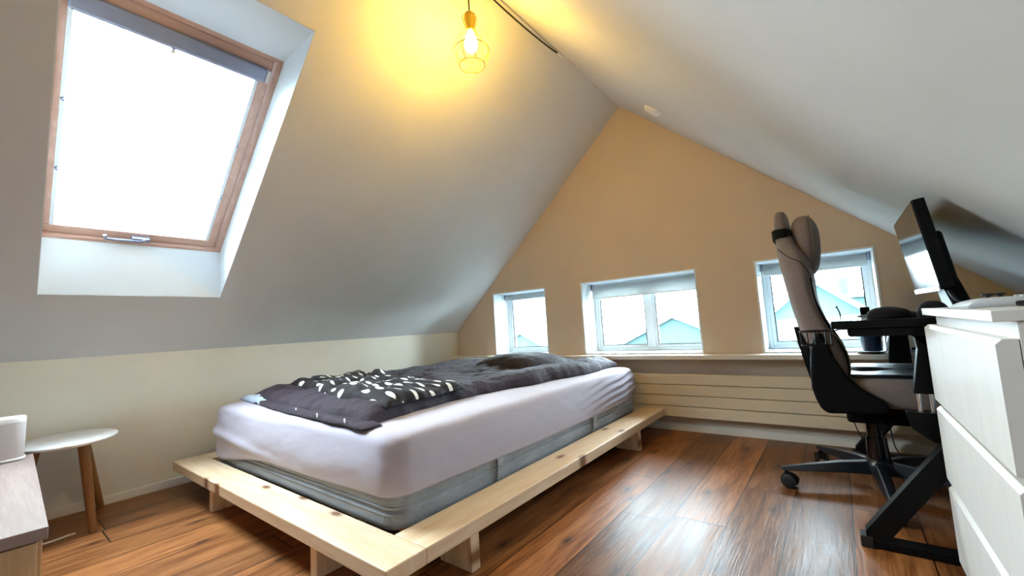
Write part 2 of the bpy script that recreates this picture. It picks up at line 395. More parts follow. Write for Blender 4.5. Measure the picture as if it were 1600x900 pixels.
# gable windows
def gable_window(num, x0, x1, mull):
    r = thing('window_%d' % num, None, None, ((x0+x1)/2, YG+.21, WZ0)); tag(r, kind='structure')
    t = .012
    bm = B()       # painted reveal lining
    box(bm, x0, x0+t, YG-.004, YG+.30, WZ0+t, WZ1-t); box(bm, x1-t, x1, YG-.004, YG+.30, WZ0+t, WZ1-t)
    box(bm, x0, x1, YG-.004, YG+.30, WZ1-t, WZ1); box(bm, x0, x1, YG-.004, YG+.30, WZ0, WZ0+t)
    obj('reveal_lining', bm, 'reveal', r, bevel=.002)
    y0, y1 = YG+.21, YG+.28; a0, a1, z0, z1 = x0+t, x1-t, WZ0+t, WZ1-t
    w = .022
    bm = B(); box(bm, a0, a0+w, y0, y1, z0, z1); box(bm, a1-w, a1, y0, y1, z0, z1); box(bm, a0+w, a1-w, y0, y1, z0, z0+w); box(bm, a0+w, a1-w, y0, y1, z1-w, z1)
    if mull: xm = (a0+a1)/2+.03; box(bm, xm-.02, xm+.02, y0, y1, z0+w, z1-w)
    obj('frame', bm, 'offwhite', r, bevel=.004)
    bays = [(a0+w, xm-.02), (xm+.02, a1-w)] if mull else [(a0+w, a1-w)]
    for k_, (p0, p1) in enumerate(bays):
        q = .024; yy0, yy1 = y0+.012, y1-.012; zz0, zz1 = z0+w, z1-w
        bm = B(); box(bm, p0, p0+q, yy0, yy1, zz0, zz1); box(bm, p1-q, p1, yy0, yy1, zz0, zz1); box(bm, p0+q, p1-q, yy0, yy1, zz0, zz0+q); box(bm, p0+q, p1-q, yy0, yy1, zz1-q, zz1)
        s = obj('sash', bm, 'offwhite', r, bevel=.003)
        bm = B(); e = .006; d0, d1 = yy0+.004, yy0+.010    # dark sealing gasket
        box(bm, p0+q, p0+q+e, d0, d1, zz0+q, zz1-q); box(bm, p1-q-e, p1-q, d0, d1, zz0+q, zz1-q); box(bm, p0+q+e, p1-q-e, d0, d1, zz0+q, zz0+q+e); box(bm, p0+q+e, p1-q-e, d0, d1, zz1-q-e, zz1-q)
        obj('gasket', bm, 'rubber', s)
        bm = B(); box(bm, p0+q, p1-q, (y0+y1)/2-.003, (y0+y1)/2+.003, zz0+q, zz1-q)
        obj('glass', bm, 'glass', s)
    return r
gable_window(1, *WINS[0], False); gable_window(2, *WINS[1], True); gable_window(3, *WINS[2], False)

# skylights
def skylight(num, f, hole, with_blind):
    y0, y1, s0, s1 = hole; o = .20
    dx = o*SA/CA        # vertical lower reveal, level upper reveal
    r = thing('window_%d' % num, None, None, f(s0, (y0+y1)/2)); tag(r, kind='structure')
    fs0 = s0 + o*math.tan(AN); fs1 = s1 - o/math.tan(AN)
    bm = B(); e = .016
    A0, A1, B0, B1 = (s0, 0), (s1, 0), (fs0, o), (fs1, o)
    def quad(p, q, ya, yb, nrm):
        p0, p1 = f(p[0], ya, p[1]), f(q[0], ya, q[1]); p2, p3 = f(q[0], yb, q[1]), f(p[0], yb, p[1])
        hexa(bm, [p0, p1, p2, p3, p0+nrm, p1+nrm, p2+nrm, p3+nrm])
    sgn = 1
    quad((s0+.003, .001), (fs0+.003, o), y0, y1, Vector((-sgn*e, 0, 0))); quad((s1-.003, .001), (fs1-.003, o), y0, y1, Vector((0, 0, e)))
    for yy, ey in ((y0+.003, -e-.003), (y1-.003, e+.003)):
        p = [f(A0[0], yy, .001), f(A1[0], yy, .001), f(B1[0], yy, o), f(B0[0], yy, o)]; ev = Vector((0, ey, 0))
        hexa(bm, p+[q+ev for q in p])
    obj('reveal_lining', bm, 'reveal', r)
    def fb(bm, sa, sb, ya, yb, oa, ob):
        return hexa(bm, [f(sa, ya, oa), f(sb, ya, oa), f(sb, yb, oa), f(sa, yb, oa), f(sa, ya, ob), f(sb, ya, ob), f(sb, yb, ob), f(sa, yb, ob)])
    w = .03; ya, yb = y0-.004, y1+.004; a_, b_ = fs0-.012, fs1+.012
    bm = B(); fb(bm, a_, a_+w, ya, yb, o-.004, o+.10); fb(bm, b_-w, b_, ya, yb, o-.004, o+.10)
    fr = obj('frame', bm, 'velux_y', r, bevel=.003)
    bm = B(); fb(bm, a_+w, b_-w, ya, ya+.012, o-.004, o+.10); fb(bm, a_+w, b_-w, yb-w, yb, o-.004, o+.10)
    obj('frame_side', bm, 'velux_s', r, bevel=.003)
    c0, c1, d0, d1 = a_+w+.004, b_-w-.004, ya+.014, yb-w-.004; q = .042
    bm = B(); fb(bm, c0, c0+q, d0, d1, o+.012, o+.08); fb(bm, c1-q, c1, d0, d1, o+.012, o+.08)
    sash = obj('sash', bm, 'velux_y', r, bevel=.004)
    bm = B(); fb(bm, c0+q, c1-q, d0, d0+.024, o+.012, o+.08); fb(bm, c0+q, c1-q, d1-q, d1, o+.012, o+.08)
    obj('sash_side', bm, 'velux_s', r, bevel=.004)
    bm = B(); fb(bm, c0+q, c1-q, d0+.024, d1-q, o+.05, o+.056); obj('glass', bm, 'glass', sash)
    if with_blind:
        ym = (.37+.53)/2
        h = obj('handle', tube(B(), [f(c0+.03, .37, o-.012), f(c0+.012, .375, o-.014), f(c0+.010, .40, o-.016), f(c0+.010, .50, o-.016), f(c0+.02, .525, o-.012)], .008, 10), 'alu', r, smooth=True, label='grey metal catch handle')
        bm = B(); fb(bm, c0+.004, c0+.026, .47, .54, o-.012, o+.013); obj('latch_plate', bm, 'alu', h, bevel=.003)
    return c0, c1, d0, d1, q, o, fb
c0, c1, d0, d1, q_, o_, fb = skylight(4, skl, HOLE_L, True)
r = thing('skylight_blind', 'rolled-up blue grey blind cassette with side rails across top of the skylight', 'blind', skl(c1-q_, .5, o_))
bm = B(); fb(bm, c1-q_-.062, c1-q_+.002, d0+.02, d1-q_+.02, o_-.012, o_+.046); cs = obj('cassette', bm, 'alu', r, bevel=.008)
bm = B(); fb(bm, c1-q_-.060, c1-q_, d1-q_+.02, d1-q_+.032, o_-.014, o_+.046); obj('end_cap', bm, 'white', cs, bevel=.003)
bm = B(); fb(bm, c1-q_-.069, c1-q_-.062, d0+.03, d1-q_, o_+.0, o_+.02); br = obj('pull_bar', bm, 'alu', r, bevel=.002)
bm = B(); cyl(bm, skl(c1-q_-.070, .481, o_+.01), skl(c1-q_-.088, .481, o_+.01), .007, .009, 12); obj('pull_tab', bm, 'white', br, smooth=True)
for yy in (d0+.022, d1-q_-.014):
    bm = B(); fb(bm, c0+q_, c1-q_-.064, yy, yy+.014, o_+.006, o_+.045); rl = obj('side_rail', bm, 'offwhite', r, bevel=.003)
    for ss in (.985, 1.30):
        bm = B(); cyl(bm, skl(ss, yy+.007, o_+.006), skl(ss, yy+.007, o_-.006), .007, .006, 12); obj('clip', bm, 'alu', rl, smooth=True)

# roller blinds of the gable windows
def blind(x0, x1, drop, label):
    y = YG+.17; r = thing('roller_blind', label, 'blind', ((x0+x1)/2, y, WZ1-.04), 'roller blinds at the top of the gable windows')
    z = WZ1-.040
    bm = B(); cyl(bm, (x0+.03, y, z), (x1-.03, y, z), .020, n_=18); obj('roll', bm, 'blind', r, smooth=True)
    for xx in (x0+.016, x1-.028):
        bm = B(); box(bm, xx, xx+.012, y-.018, y+.022, z-.022, WZ1-.013); obj('bracket', bm, 'alu', r, bevel=.002)
    bm = B(); box(bm, x0+.03, x1-.03, y-.021, y-.0195, z-drop, z); obj('fabric', bm, 'blind', r)
    bm = B(); box(bm, x0+.03, x1-.03, y-.025, y-.0145, z-drop-.012, z-drop); obj('bottom_rail', bm, 'offwhite', r, bevel=.002)
blind(*WINS[0], .025, 'short grey roller blind rolled up in the smallest gable window behind the bed')
blind(*WINS[1], .090, 'wide grey roller blind at the top of the two-pane gable window')
blind(*WINS[2], .045, 'grey roller blind lowered furthest, in the gable window behind the office chair')

# ------------------------------------------------------------------ radiator
r = thing('radiator', 'long low cream radiator of four flat planks under the window sill', 'radiator', (-1.2, 3.04, .1))
zs = [.400, .327, .2535, .180, .106]
for k_ in range(4):
    bm = B(); box(bm, -2.75, .46, 3.005, 3.045, zs[k_+1]+.002, zs[k_]-.002); obj('panel', bm, 'radiator', r, bevel=.004)
bm = B(); box(bm, -2.74, .45, 3.045, 3.060, .112, .394); obj('back_plate', bm, 'black_plastic', r)
for x in (-2.5, -1.2, .2):
    bm = B(); box(bm, x-.02, x+.02, 3.06, YG-.0005, .15, .35); obj('wall_bracket', bm, 'radiator', r)

# ------------------------------------------------------------------ bed
ZT = .165; T_ = .048
BX0, BX1, BY0, BY1 = -3.015, -1.030, .700, 2.985
r = thing('bed_frame', 'low platform bed frame of pale knotty pine boards on short board legs', 'bed frame', ((BX0+BX1)/2, (BY0+BY1)/2, 0))
bm = B(); box(bm, BX0, BX1, BY0, BY0+.140, ZT-T_, ZT); obj('foot_board', bm, 'pine_x', r, bevel=.004)
bm = B(); box(bm, BX1-.155, BX1, BY0+.1405, BY1, ZT-T_, ZT); obj('side_board', bm, 'pine_y', r, bevel=.004)
bm = B(); box(bm, BX0, BX0+.155, BY0+.1405, BY1, ZT-T_, ZT); obj('side_board', bm, 'pine_y', r, bevel=.004)
bm = B(); box(bm, BX0+.1555, BX1-.1555, BY1-.14, BY1, ZT-T_, ZT); obj('head_board', bm, 'pine_x', r, bevel=.004)
for k_ in range(9):
    y = .93+k_*.215; bm = B(); box(bm, BX0+.156, BX1-.156, y, y+.09, ZT-T_, ZT-.022); obj('slat', bm, 'pine_x', r, bevel=.002)
zl = ZT-T_
for y in (1.03, 2.50):      # boards across, near each long side
    bm = B(); box(bm, -1.19, -1.036, y, y+.042, 0, zl); obj('leg', bm, 'pine_z', r, bevel=.003)
    bm = B(); box(bm, -3.0, -2.82, y, y+.042, 0, zl); obj('leg', bm, 'pine_z', r, bevel=.003)
for x in (-2.50, -1.50):
    for ya in (.725, 2.78):
        bm = B(); box(bm, x, x+.042, ya, ya+.19, 0, zl); obj('leg', bm, 'pine_z', r, bevel=.003)
bm = B(); box(bm, -2.05, -2.0, 1.0, 2.8, ZT-T_-.06, ZT-T_); obj('centre_beam', bm, 'pine_y', r, bevel=.003)

def rrect(x0, x1, y0, y1, rad, n_side=40, n_c=8):
    pts = []
    cs = [(x1-rad, y0+rad, -PI/2), (x1-rad, y1-rad, 0), (x0+rad, y1-rad, PI/2), (x0+rad, y0+rad, PI)]
    for i, (cx, cy, a0) in enumerate(cs):
        for k_ in range(n_c+1):
            t = a0+PI/2*k_/n_c; pts.append((cx+rad*math.cos(t), cy+rad*math.sin(t)))
        nx_, ny_, na = cs[(i+1) % 4]
        e = (nx_+rad*math.cos(na), ny_+rad*math.sin(na)); s = pts[-1]
        for k_ in range(1, n_side): pts.append((lerp(s[0], e[0], k_/n_side), lerp(s[1], e[1], k_/n_side)))
    return pts
MX0, MX1, MY0, MY1 = -2.850, -1.200, .856, 2.925
# grey mattress
def scale_ring(pts, inset):
    cx, cy = (MX0+MX1)/2, (MY0+MY1)/2; hx, hy = (MX1-MX0)/2, (MY1-MY0)/2
    return [(cx+(x-cx)*(hx-inset)/hx, cy+(y-cy)*(hy-inset)/hy) for x, y in pts]
base = rrect(MX0+.004, MX1-.004, MY0+.004, MY1-.004, .07)
prof = [(.020, .1435), (.008, .147), (.001, .155), (.0, .17), (-.001, .195), (.002, .208), (.006, .211), (.002, .214), (-.001, .23), (.0, .30), (.004, .36), (.03, .385), (.08, .39)]
bm = B(); rings(bm, [[(x, y, z) for x, y in scale_ring(base, i_)] for i_, z in prof])
mt_ = thing('mattress', 'thick mattress in grey woven cover with side handles on the pine bed frame', 'mattress', ((MX0+MX1)/2, (MY0+MY1)/2, .1435))
obj('mattress_body', bm, 'grey_tick', mt_, smooth=True, angle=180)
for z in (.200, .222):
    bm = B(); tube(bm, [(x, y, z) for x, y in rrect(MX0+.002, MX1-.002, MY0+.002, MY1-.002, .07)], .0025, 6, True); obj('piping', bm, 'grey_tick', mt_, smooth=True)
for y in (1.38, 2.25):
    bm = B(); pts = bez([(MX1, y, .16), (MX1+.006, y+.002, .19), (MX1+.008, y+.004, .24), (MX1, y+.006, .275)], 5)
    rings(bm, [[p+Vector((dx_, dy_, 0)) for dx_, dy_ in ((-.003, -.018), (.003, -.018), (.003, .018), (-.003, .018))] for p in pts])
    obj('carry_handle', bm, 'grey_tick', mt_, smooth=True)

# fitted sheet over it: rounded top, loose skirt with uneven hem
pts = rrect(MX0-.006, MX1+.006, MY0-.006, MY1+.006, .085, 60, 10)
def hem(x, y):
    if y < MY0+.1:      # foot side
        t = (x-MX0)/(MX1-MX0); return lerp(.172, .248, smooth_step(t*2.2))+.012*smooth_step((t-.6)*2.5)
    if x > MX1-.1:
        t = (y-MY0)/(MY1-MY0); return lerp(.262, .252, t)+.045*smooth_step((t-.88)*8)-.012*math.sin(t*PI)
    return .22
rs = []; NR = 22
for k_ in range(NR+1):
    t = k_/NR; ring = []
    for (x, y) in pts:
        h0 = hem(x, y); z = lerp(h0, .425, t)
        cx, cy = (MX0+MX1)/2, (MY0+MY1)/2
        nx_ = 1 if x > MX1-.09 else (-1 if x < MX0+.09 else 0); ny_ = 1 if y > MY1-.09 else (-1 if y < MY0+.09 else 0)
        d = Vector((nx_, ny_, 0)); d = d.normalized() if d.length else d
        w = .0035*fbm(x*3+y*2.5, z*8-(x+y)*1.5, 3) + .0012*fbm(x*14, z*22+y*13, 9)
        # loose fold near the left foot corner and slanting tension folds at the head end
        if ny_ < 0:
            f0 = (x-MX0)/.95; zc = .33-.085*f0
            w += .024*math.exp(-((z-zc)/.022)**2)*max(0, 1-f0)*smooth_step(f0*6+.3)
            w += .004*math.sin((x*22)+z*60)*max(0, 1-(x-MX0)/.35)
        if nx_ > 0:
            hh = smooth_step((y-2.0)/.7); w += .010*hh*math.sin((z-.1*(y-2.3))*150+fbm(x, y*3, 2)*2)*smooth_step((z-.24)/.05)
        w += .012*math.sin(t*PI)     # slight belly
        ring.append((x+d.x*w, y+d.y*w, z))
    rs.append(ring)
for i_, z in ((.004, .437), (.012, .447), (.026, .454), (.05, .458), (.13, .461), (.25, .463), (.4, .465), (.6, .466), (.75, .466)):
    rs.append([(x, y, z+.004*fbm(x*4, y*4, 5)) for x, y in scale_ring(pts, i_)])
bm = B(); rings(bm, rs, cap=False)
# close the top only
bmesh.ops.holes_fill(bm, edges=[e for e in bm.edges if e.is_boundary and e.verts[0].co.z > .44 and e.verts[1].co.z > .44], sides=0)
o = obj('fitted_sheet', bm, 'sheet', smooth=True, angle=180, origin=((MX0+MX1)/2, (MY0+MY1)/2, .25))
tag(o, 'pale lilac white fitted sheet stretched over the grey mattress, hem riding up', 'sheet')
sm = o.modifiers.new('solid', 'SOLIDIFY'); sm.thickness = .0025; sm.offset = 1

def quilt(nu, nv, outline, zb, top, name, mat, parent=None, subd=1, label=None, uv=False, pw=4, under=0.0, bulge=None):
    """soft slab: outline(u,v)->x,y for u,v in -1..1 ; top(x,y,u,v)-> thickness profile height ; closed underneath"""
    bm = B(); up_ = []; lo = []
    for j in range(nv+1):
        ru, rl_ = [], []
        for i in range(nu+1):
            u = -1+2*i/nu; v = -1+2*j/nv
            x, y = outline(u, v)
            e = max(0, (1-abs(u)**pw))*max(0, (1-abs(v)**pw)); e = e**.42
            z0 = zb(x, y) if callable(zb) else zb
            z = z0+top(x, y, u, v)*e
            ru.append(bm.verts.new((x, y, z)))
            edge = i in (0, nu) or j in (0, nv)
            rl_.append(ru[-1] if edge else bm.verts.new((x, y, z0-under*e)))
        up_.append(ru); lo.append(rl_)
    uvl = bm.loops.layers.uv.new('UVMap') if uv else None
    for j in range(nv):
        for i in range(nu):
            f = bm.faces.new((up_[j][i], up_[j][i+1], up_[j+1][i+1], up_[j+1][i]))
            if uv:
                for lp, (aa, bb) in zip(f.loops, ((i, j), (i+1, j), (i+1, j+1), (i, j+1))): lp[uvl].uv = (aa/nu, bb/nv)
            q = (lo[j][i], lo[j+1][i], lo[j+1][i+1], lo[j][i+1])
            try: bm.faces.new(q)
            except ValueError: pass
    return bm

def warp(px, py):
    return lambda u, v: (px(u, v), py(u, v))
# duvet
def dv_x(u, v):
    t = (v+1)/2
    xl = -2.82+.02*fbm(t*4, 0, 1); xr = lerp(-1.40, -1.30, smooth_step(t))-.085*math.sin(min(1, t*1.5)*PI)*1.0+.025*fbm(t*7, 3, 2)
    return lerp(xl, xr, (u+1)/2)
def dv_y(u, v):
    s = (u+1)/2; y0 = lerp(1.02, .900, s)-.03*math.sin(s*PI)+.016*fbm(s*8, 7, 1); y1 = 2.90
    return lerp(y0, y1, (v+1)/2)
def dv_top(x, y, u, v):
    t = (v+1)/2
    w = .058+.010*fbm(x*3, y*2, 0)
    w += .010*abs(fbm(x*7+y*2.5, y*1.3-x*1.2, 4))*1.6 + .006*math.sin(x*26+3*fbm(x*2, y*1.5, 8)) - .012*abs(fbm(x*11-y*3, y*2.2+x*2, 12)) + .006*abs(fbm(x*20+y*9, y*7, 15))
    w += .018*math.exp(-((u-.86)/.13)**2)            # thick rolled right side
    w += .014*math.exp(-((v+.9)/.10)**2)
    w += .02*smooth_step((y-2.2)/.5)*(.5+.5*fbm(x*5, y*5, 2))
    w -= .012*math.exp(-((u-.60)/.06)**2)*(1 if t > .3 else t/.3)
    return w
bm = quilt(130, 170, warp(dv_x, dv_y), .4655, dv_top, '', '', pw=14)
dv = thing('duvet', 'dark plum grey duvet spread rumpled over the bed, pale lining peeking at foot corner', 'duvet', (-2.1, 1.9, .466))
obj('duvet_body', bm, 'duvet', dv, smooth=True, angle=180, subd=1)
# stitched open hem at the foot: flap with pale snaps, pale inner corner
def hm_x(u, v): return lerp(-2.62, -1.36, (u+1)/2)
def hm_y(u, v):
    s = (u+1)/2; return lerp(.955-.105*s-.02*math.sin(s*PI), 1.03-.09*s, (v+1)/2)+.006*fbm(s*12, v, 4)
bm = quilt(70, 8, warp(hm_x, hm_y), .4652, lambda x, y, u, v: .022+.004*fbm(x*18, y*8, 2), '', '', pw=6)
hf = obj('hem_flap', bm, 'duvet', dv, smooth=True, angle=180, subd=1)
for x, y in ((-1.97, .905), (-1.73, .880), (-1.50, .868)):
    bm = B(); rings(bm, [[(x+rr*math.cos(q*PI/5)*1.0, y-.006-zz*.3, .485+zz+rr*math.sin(q*PI/5)*1.3) for q in range(10)] for rr, zz in ((.006, -.003), (.008, 0), (.005, .003))]); obj('snap_fastener', bm, 'speaker_top', hf, smooth=True, label='small white snap fastener')
bm = quilt(24, 14, warp(lambda u, v: lerp(-2.86, -2.44, (u+1)/2), lambda u, v: lerp(.955-.02*u, 1.06, (v+1)/2)), .4650, lambda x, y, u, v: .034+.012*fbm(x*22, y*9, 3), '', '', pw=2.5)
obj('inner_lining', bm, 'inner', dv, smooth=True, angle=180, subd=1, label='pale blue lining at the foot corner')

# pillow
def ck(x, y): return .508
def pl(u, v):
    x = -1.90+.36*u*(1-.10*v*v)+.02*v; y = 2.50+.27*v*(1-.10*u*u)-.10*u
    return x, y
bm = quilt(40, 36, pl, ck, lambda x, y, u, v: .095+.012*abs(fbm(x*7, y*5, 4))+.012*u, '', '', pw=2.2, under=.02)
tag(obj('pillow', bm, 'pillowcase', smooth=True, angle=180, subd=1, origin=(-1.9, 2.5, .508)), 'dark brown grey pillow lying flat on duvet at window end of bed', 'pillow')

# spotted blanket: two folded lobes in one cloth
def bk(u, v):
    s, t = (u+1)/2, (v+1)/2
    xf = lerp(-2.66, -1.42, s); yf = lerp(1.13, .99, s)+.03*math.sin(s*2*PI)
    xb = lerp(-2.70, -1.46, s); yb = lerp(1.62, 1.46, s)+.03*math.sin(s*7)
    return lerp(xf, xb, t)+.012*fbm(s*6, t*6, 2), lerp(yf, yb, t)
def bk_top(x, y, u, v):
    w = .050+.022*abs(fbm(x*6, y*6, 1))
    w -= .032*math.exp(-((u+.10+.25*v)/.10)**2)          # crease between the lobes
    w += .016*math.exp(-((v+.75)/.18)**2)*(1 if u > 0 else .2)
    w += .022*math.exp(-((u+.1)/.3)**2-((v-.6)/.35)**2)
    w += .010*math.sin(u*11+v*5+2*fbm(x*4, y*4, 3))
    return w
def duv_z(x, y): return .512
bm = quilt(80, 50, bk, duv_z, bk_top, '', '', uv=True, pw=7, under=.0)
tag(obj('spotted_blanket', bm, 'blanket', smooth=True, angle=180, subd=1, origin=(-2.05, 1.3, .512)), 'black throw blanket with white teardrop spots folded at the foot of the bed', 'blanket')

# ------------------------------------------------------------------ bedside table
r = thing('side_table', 'small white side table with oval top and round oak legs by left wall', 'side table', (-2.868, .276, 0))
bm = B(); pr_ = []
TCX, TCY = -2.868, .276
def tt(th, k_):     # oval top, slightly turned
    x, y = .2325*k_*math.cos(th), .1725*k_*math.sin(th); c_, s_ = math.cos(-.0986), math.sin(-.0986)
    return TCX+x*c_-y*s_, TCY+x*s_+y*c_
N = 64
rs = [[(*tt(2*PI*k_/N, q), z) for k_ in range(N)] for q, z in ((.90, .392), (.97, .395), (1.0, .402), (.995, .408), (.97, .410), (.5, .410))]
rings(bm, rs); obj('table_top', bm, 'table_white', r, smooth=True, angle=60)
for (x0, y0), (x1, y1) in (((-2.745, .315), (-2.715, .350)), ((-2.99, .34), (-3.085, .425)), ((-2.90, .18), (-2.91, .12))):
    bm = B(); cyl(bm, (x1, y1, 0), (x0, y0, .394), .0145, .021, 18); obj('leg', bm, 'oak_leg', r, smooth=True)

# sideboard bottom left
ang = math.radians(2.0); R2 = Matrix.Rotation(-ang, 4, 'Z')
def rotz(bm, piv): bmesh.ops.rotate(bm, verts=bm.verts, cent=piv, matrix=Matrix.Rotation(-ang, 3, 'Z')); return bm
piv = Vector((-1.51, .12, 0))
r = thing('sideboard', 'low oak-look sideboard with pale top under the white speaker, bottom left', 'sideboard', (-2.1, -.12, 0))
bm = B(); box(bm, -2.670, -1.510, -.38, .120, .372, .400); obj('top', rotz(bm, piv), 'oak_x', r, bevel=.002)
bm = B(); box(bm, -2.660, -1.535, -.38, .112, .02, .371); obj('body', rotz(bm, piv), 'oak_body', r, bevel=.002)
for yy in (-.372, -.132):
    bm = B(); box(bm, -1.535, -1.517, yy, yy+.236, .03, .368); dr = obj('door', rotz(bm, piv), 'oak_body', r, bevel=.002)
bm = B(); box(bm, -2.64, -1.56, -.36, .09, 0, .02); obj('plinth', rotz(bm, piv), 'black_plastic', r)
# speaker
sp = thing('speaker', 'small white rounded loudspeaker standing on the oak sideboard', 'speaker', (-2.60, .07, .4))
def se(cx, cy, rx, ry, z, n_=48, pw=.62):
    return [(cx+rx*abs(math.cos(t))**pw*(1 if math.cos(t) > 0 else -1), cy+ry*abs(math.sin(t))**pw*(1 if math.sin(t) > 0 else -1), z) for t in [2*PI*k_/n_ for k_ in range(n_)]]
bm = B(); rings(bm, [se(-2.60, .075, rx, ry, z) for rx, ry, z in ((.050, .050, .400), (.056, .056, .403), (.058, .058, .410), (.060, .060, .545))]); obj('grille', bm, 'speaker', sp, smooth=True)
bm = B(); rings(bm, [se(-2.60, .075, rx, rx, z) for rx, z in ((.060, .5455), (.0605, .560), (.059, .564), (.050, .5635), (.02, .563))]); obj('top_cap', bm, 'speaker_top', sp, smooth=True)
bm = B(); rings(bm, [se(-2.60, .075, rx, rx, z) for rx, z in ((.056, .4005), (.061, .404), (.061, .410), (.059, .412))]); obj('base_rim', bm, 'speaker_top', sp, smooth=True)
# cable end on the floor
r = thing('charging_cable', 'short white charging cable end lying on the floor beside the side table', 'cable', (-2.76, .25, 0))
bm = B(); tube(bm, bez([(-2.80, .05, .004), (-2.755, .16, .004), (-2.75, .225, .004), (-2.762, .275, .005)], 8), .0045, 8); obj('wire', bm, 'speaker_top', r, smooth=True)
bm = B(); box(bm, -2.768, -2.758, .272, .302, .001, .009); obj('plug', bm, 'speaker_top', r, bevel=.002)

# ------------------------------------------------------------------ dresser
DX, DY0, DY1 = .205, 1.075, 1.830
r = thing('dresser', 'white three-drawer dresser in the right foreground, drawers slightly open', 'dresser', (.45, 1.45, 0))
bm = B(); box(bm, DX, .700, DY0, DY1, .757, .777); obj('top', bm, 'dresser', r, bevel=.0015)
CX = .234
bm = B()
box(bm, CX, .695, DY0+.004, DY0+.022, 0, .756); box(bm, CX, .695, DY1-.022, DY1-.004, 0, .756); box(bm, .685, .695, DY0+.022, DY1-.022, 0, .756)
box(bm, CX, .685, DY0+.022, DY1-.022, 0, .02); box(bm, CX, CX+.02, DY0+.022, DY1-.022, .712, .756); obj('carcass', bm, 'dresser', r, bevel=.001)
zz = [(.497, .727), (.262, .478), (.022, .243)]
for (z0, z1) in zz:
    bm = B()
    prism(bm, [(DX+.001, z0), (DX, z0+.002), (DX, z1-.009), (DX+.009, z1), (DX+.0275, z1), (DX+.0275, z0)][::-1], 1, DY0+.004, DY1-.004)
    for v in bm.verts: v.co = Vector((v.co.x, v.co.y, v.co.z))
    d = obj('drawer', bm, 'dresser', r)
    bm = B(); x0 = DX+.028
    box(bm, x0, .66, DY0+.030, DY0+.044, z0+.01, z1-.03); box(bm, x0, .66, DY1-.044, DY1-.030, z0+.01, z1-.03); box(bm, x0, .66, DY0+.044, DY1-.044, z0+.01, z0+.018); box(bm, .648, .66, DY0+.044, DY1-.044, z0+.018, z1-.03)
    obj('drawer_box', bm, 'drawer_side', d)
# game controller on top
r = thing('game_controller', 'pale grey white game controller with black thumbsticks on the dresser top', 'game controller', (.285, 1.42, .777))
bm = B()
def gc(u, v):
    x = .300+.050*v+.018*abs(u)**2*-1; y = 1.47+.078*u
    return x, y
bm = quilt(36, 20, lambda u, v: (.300+.048*v-.030*(abs(u)**2.5)*(1), 1.47+.085*u*(1-.12*v)), .7775, lambda x, y, u, v: .020+.006*abs(u), '', '', pw=3)
g = obj('shell', bm, 'ctrl', r, smooth=True, angle=180)
for x, y in ((.286, 1.500), (.306, 1.500), ):
    bm = B(); lathe(bm, [(.004, .796), (.004, .803), (.010, .804), (.0105, .808), (.006, .809), (.004, .807)], x, y, 18); obj('thumbstick', bm, 'rubber', r, smooth=True)
for x, y in ((.318, 1.44), (.325, 1.45), (.332, 1.44), (.325, 1.43)):
    bm = B(); lathe(bm, [(.004, .797), (.004, .801), (.001, .802)], x, y, 12); obj('button', bm, 'ctrl', r, smooth=True)
r = thing('remote_control', 'thin black remote lying on the dresser top beside the game controller', 'remote', (.34, 1.30, .777))
bm = B(); box(bm, .300, .335, 1.23, 1.375, .7775, .789); obj('case', bm, 'black_plastic', r, bevel=.004)
for k_ in range(3):
    bm = B(); lathe(bm, [(.005, .789), (.005, .791), (.001, .7915)], .3175, 1.26+k_*.03, 12); obj('button', bm, 'ctrl', r, smooth=True)

# ------------------------------------------------------------------ desk
KX0, KX1, KY0, KY1 = -.028, .690, 1.885, 2.985
r = thing('desk', 'black gaming desk with slanted steel legs between dresser and window', 'desk', (.3, 2.43, 0))
bm = B(); box(bm, KX0, KX1, KY0, KY1, .719, .746); dt = obj('desk_top', bm, 'black', r, bevel=.003)
bm = B(); box(bm, KX0+.004, KX1-.004, KY0+.004, KY1-.004, .7462, .7475); obj('desk_surface', bm, 'black_gloss', dt, label='glossy black work surface')
for y, tl in ((1.90, 1), (2.88, 1)):
    y1 = y+.042
    bm = B(); prism(bm, [(.016, .718), (.62, .718), (.62, .690), (.24, .690), (.215, .645), (.18, .690), (.022, .690), (.016, .696)], 1, y, y1); obj('top_beam', bm, 'black', r, bevel=.002)
    bm = B(); prism(bm, [(.186, .690), (.26, .690), (.262, .50 if y < 2 else .42), (.165, .50 if y < 2 else .42), (.190, .645)], 1, y, y1); sv = obj('sleeve', bm, 'black', r, bevel=.002)
    for xx in (.178, .208):
        bm = B(); cyl(bm, (xx, y+.02, .44), (xx, y+.02, .50), .0075, n_=14); obj('chrome_tube', bm, 'chrome', sv, smooth=True, label='chrome tube')
    bm = B(); prism(bm, [(.140, .44 if y < 2 else .41), (.62, .44 if y < 2 else .41), (.62, .36), (.20, .345), (.150, .385)], 1, y, y1); obj('lower_beam', bm, 'black', r, bevel=.002)
    yo = y if y > 2 else 1.845
    bm = B(); prism(bm, [(-.006, .010), (.022, .0), (.045, .022), (.31, .395), (.24, .395), (-.006, .052)], 1, yo+(0 if y > 2 else .0), yo+.045); obj('leg', bm, 'black', r, bevel=.002)
    bm = B(); box(bm, -.018, .60, yo-.002, yo+.047, .004, .030); ft = obj('foot', bm, 'black', r, bevel=.003)
    bm = B(); box(bm, -.022, .012, yo-.006, yo+.051, 0, .036); obj('foot_cap', bm, 'rubber', ft, bevel=.004)
bm = B(); box(bm, .50, .54, 1.942, 2.88, .64, .70); obj('cross_rail', bm, 'black', r, bevel=.002)

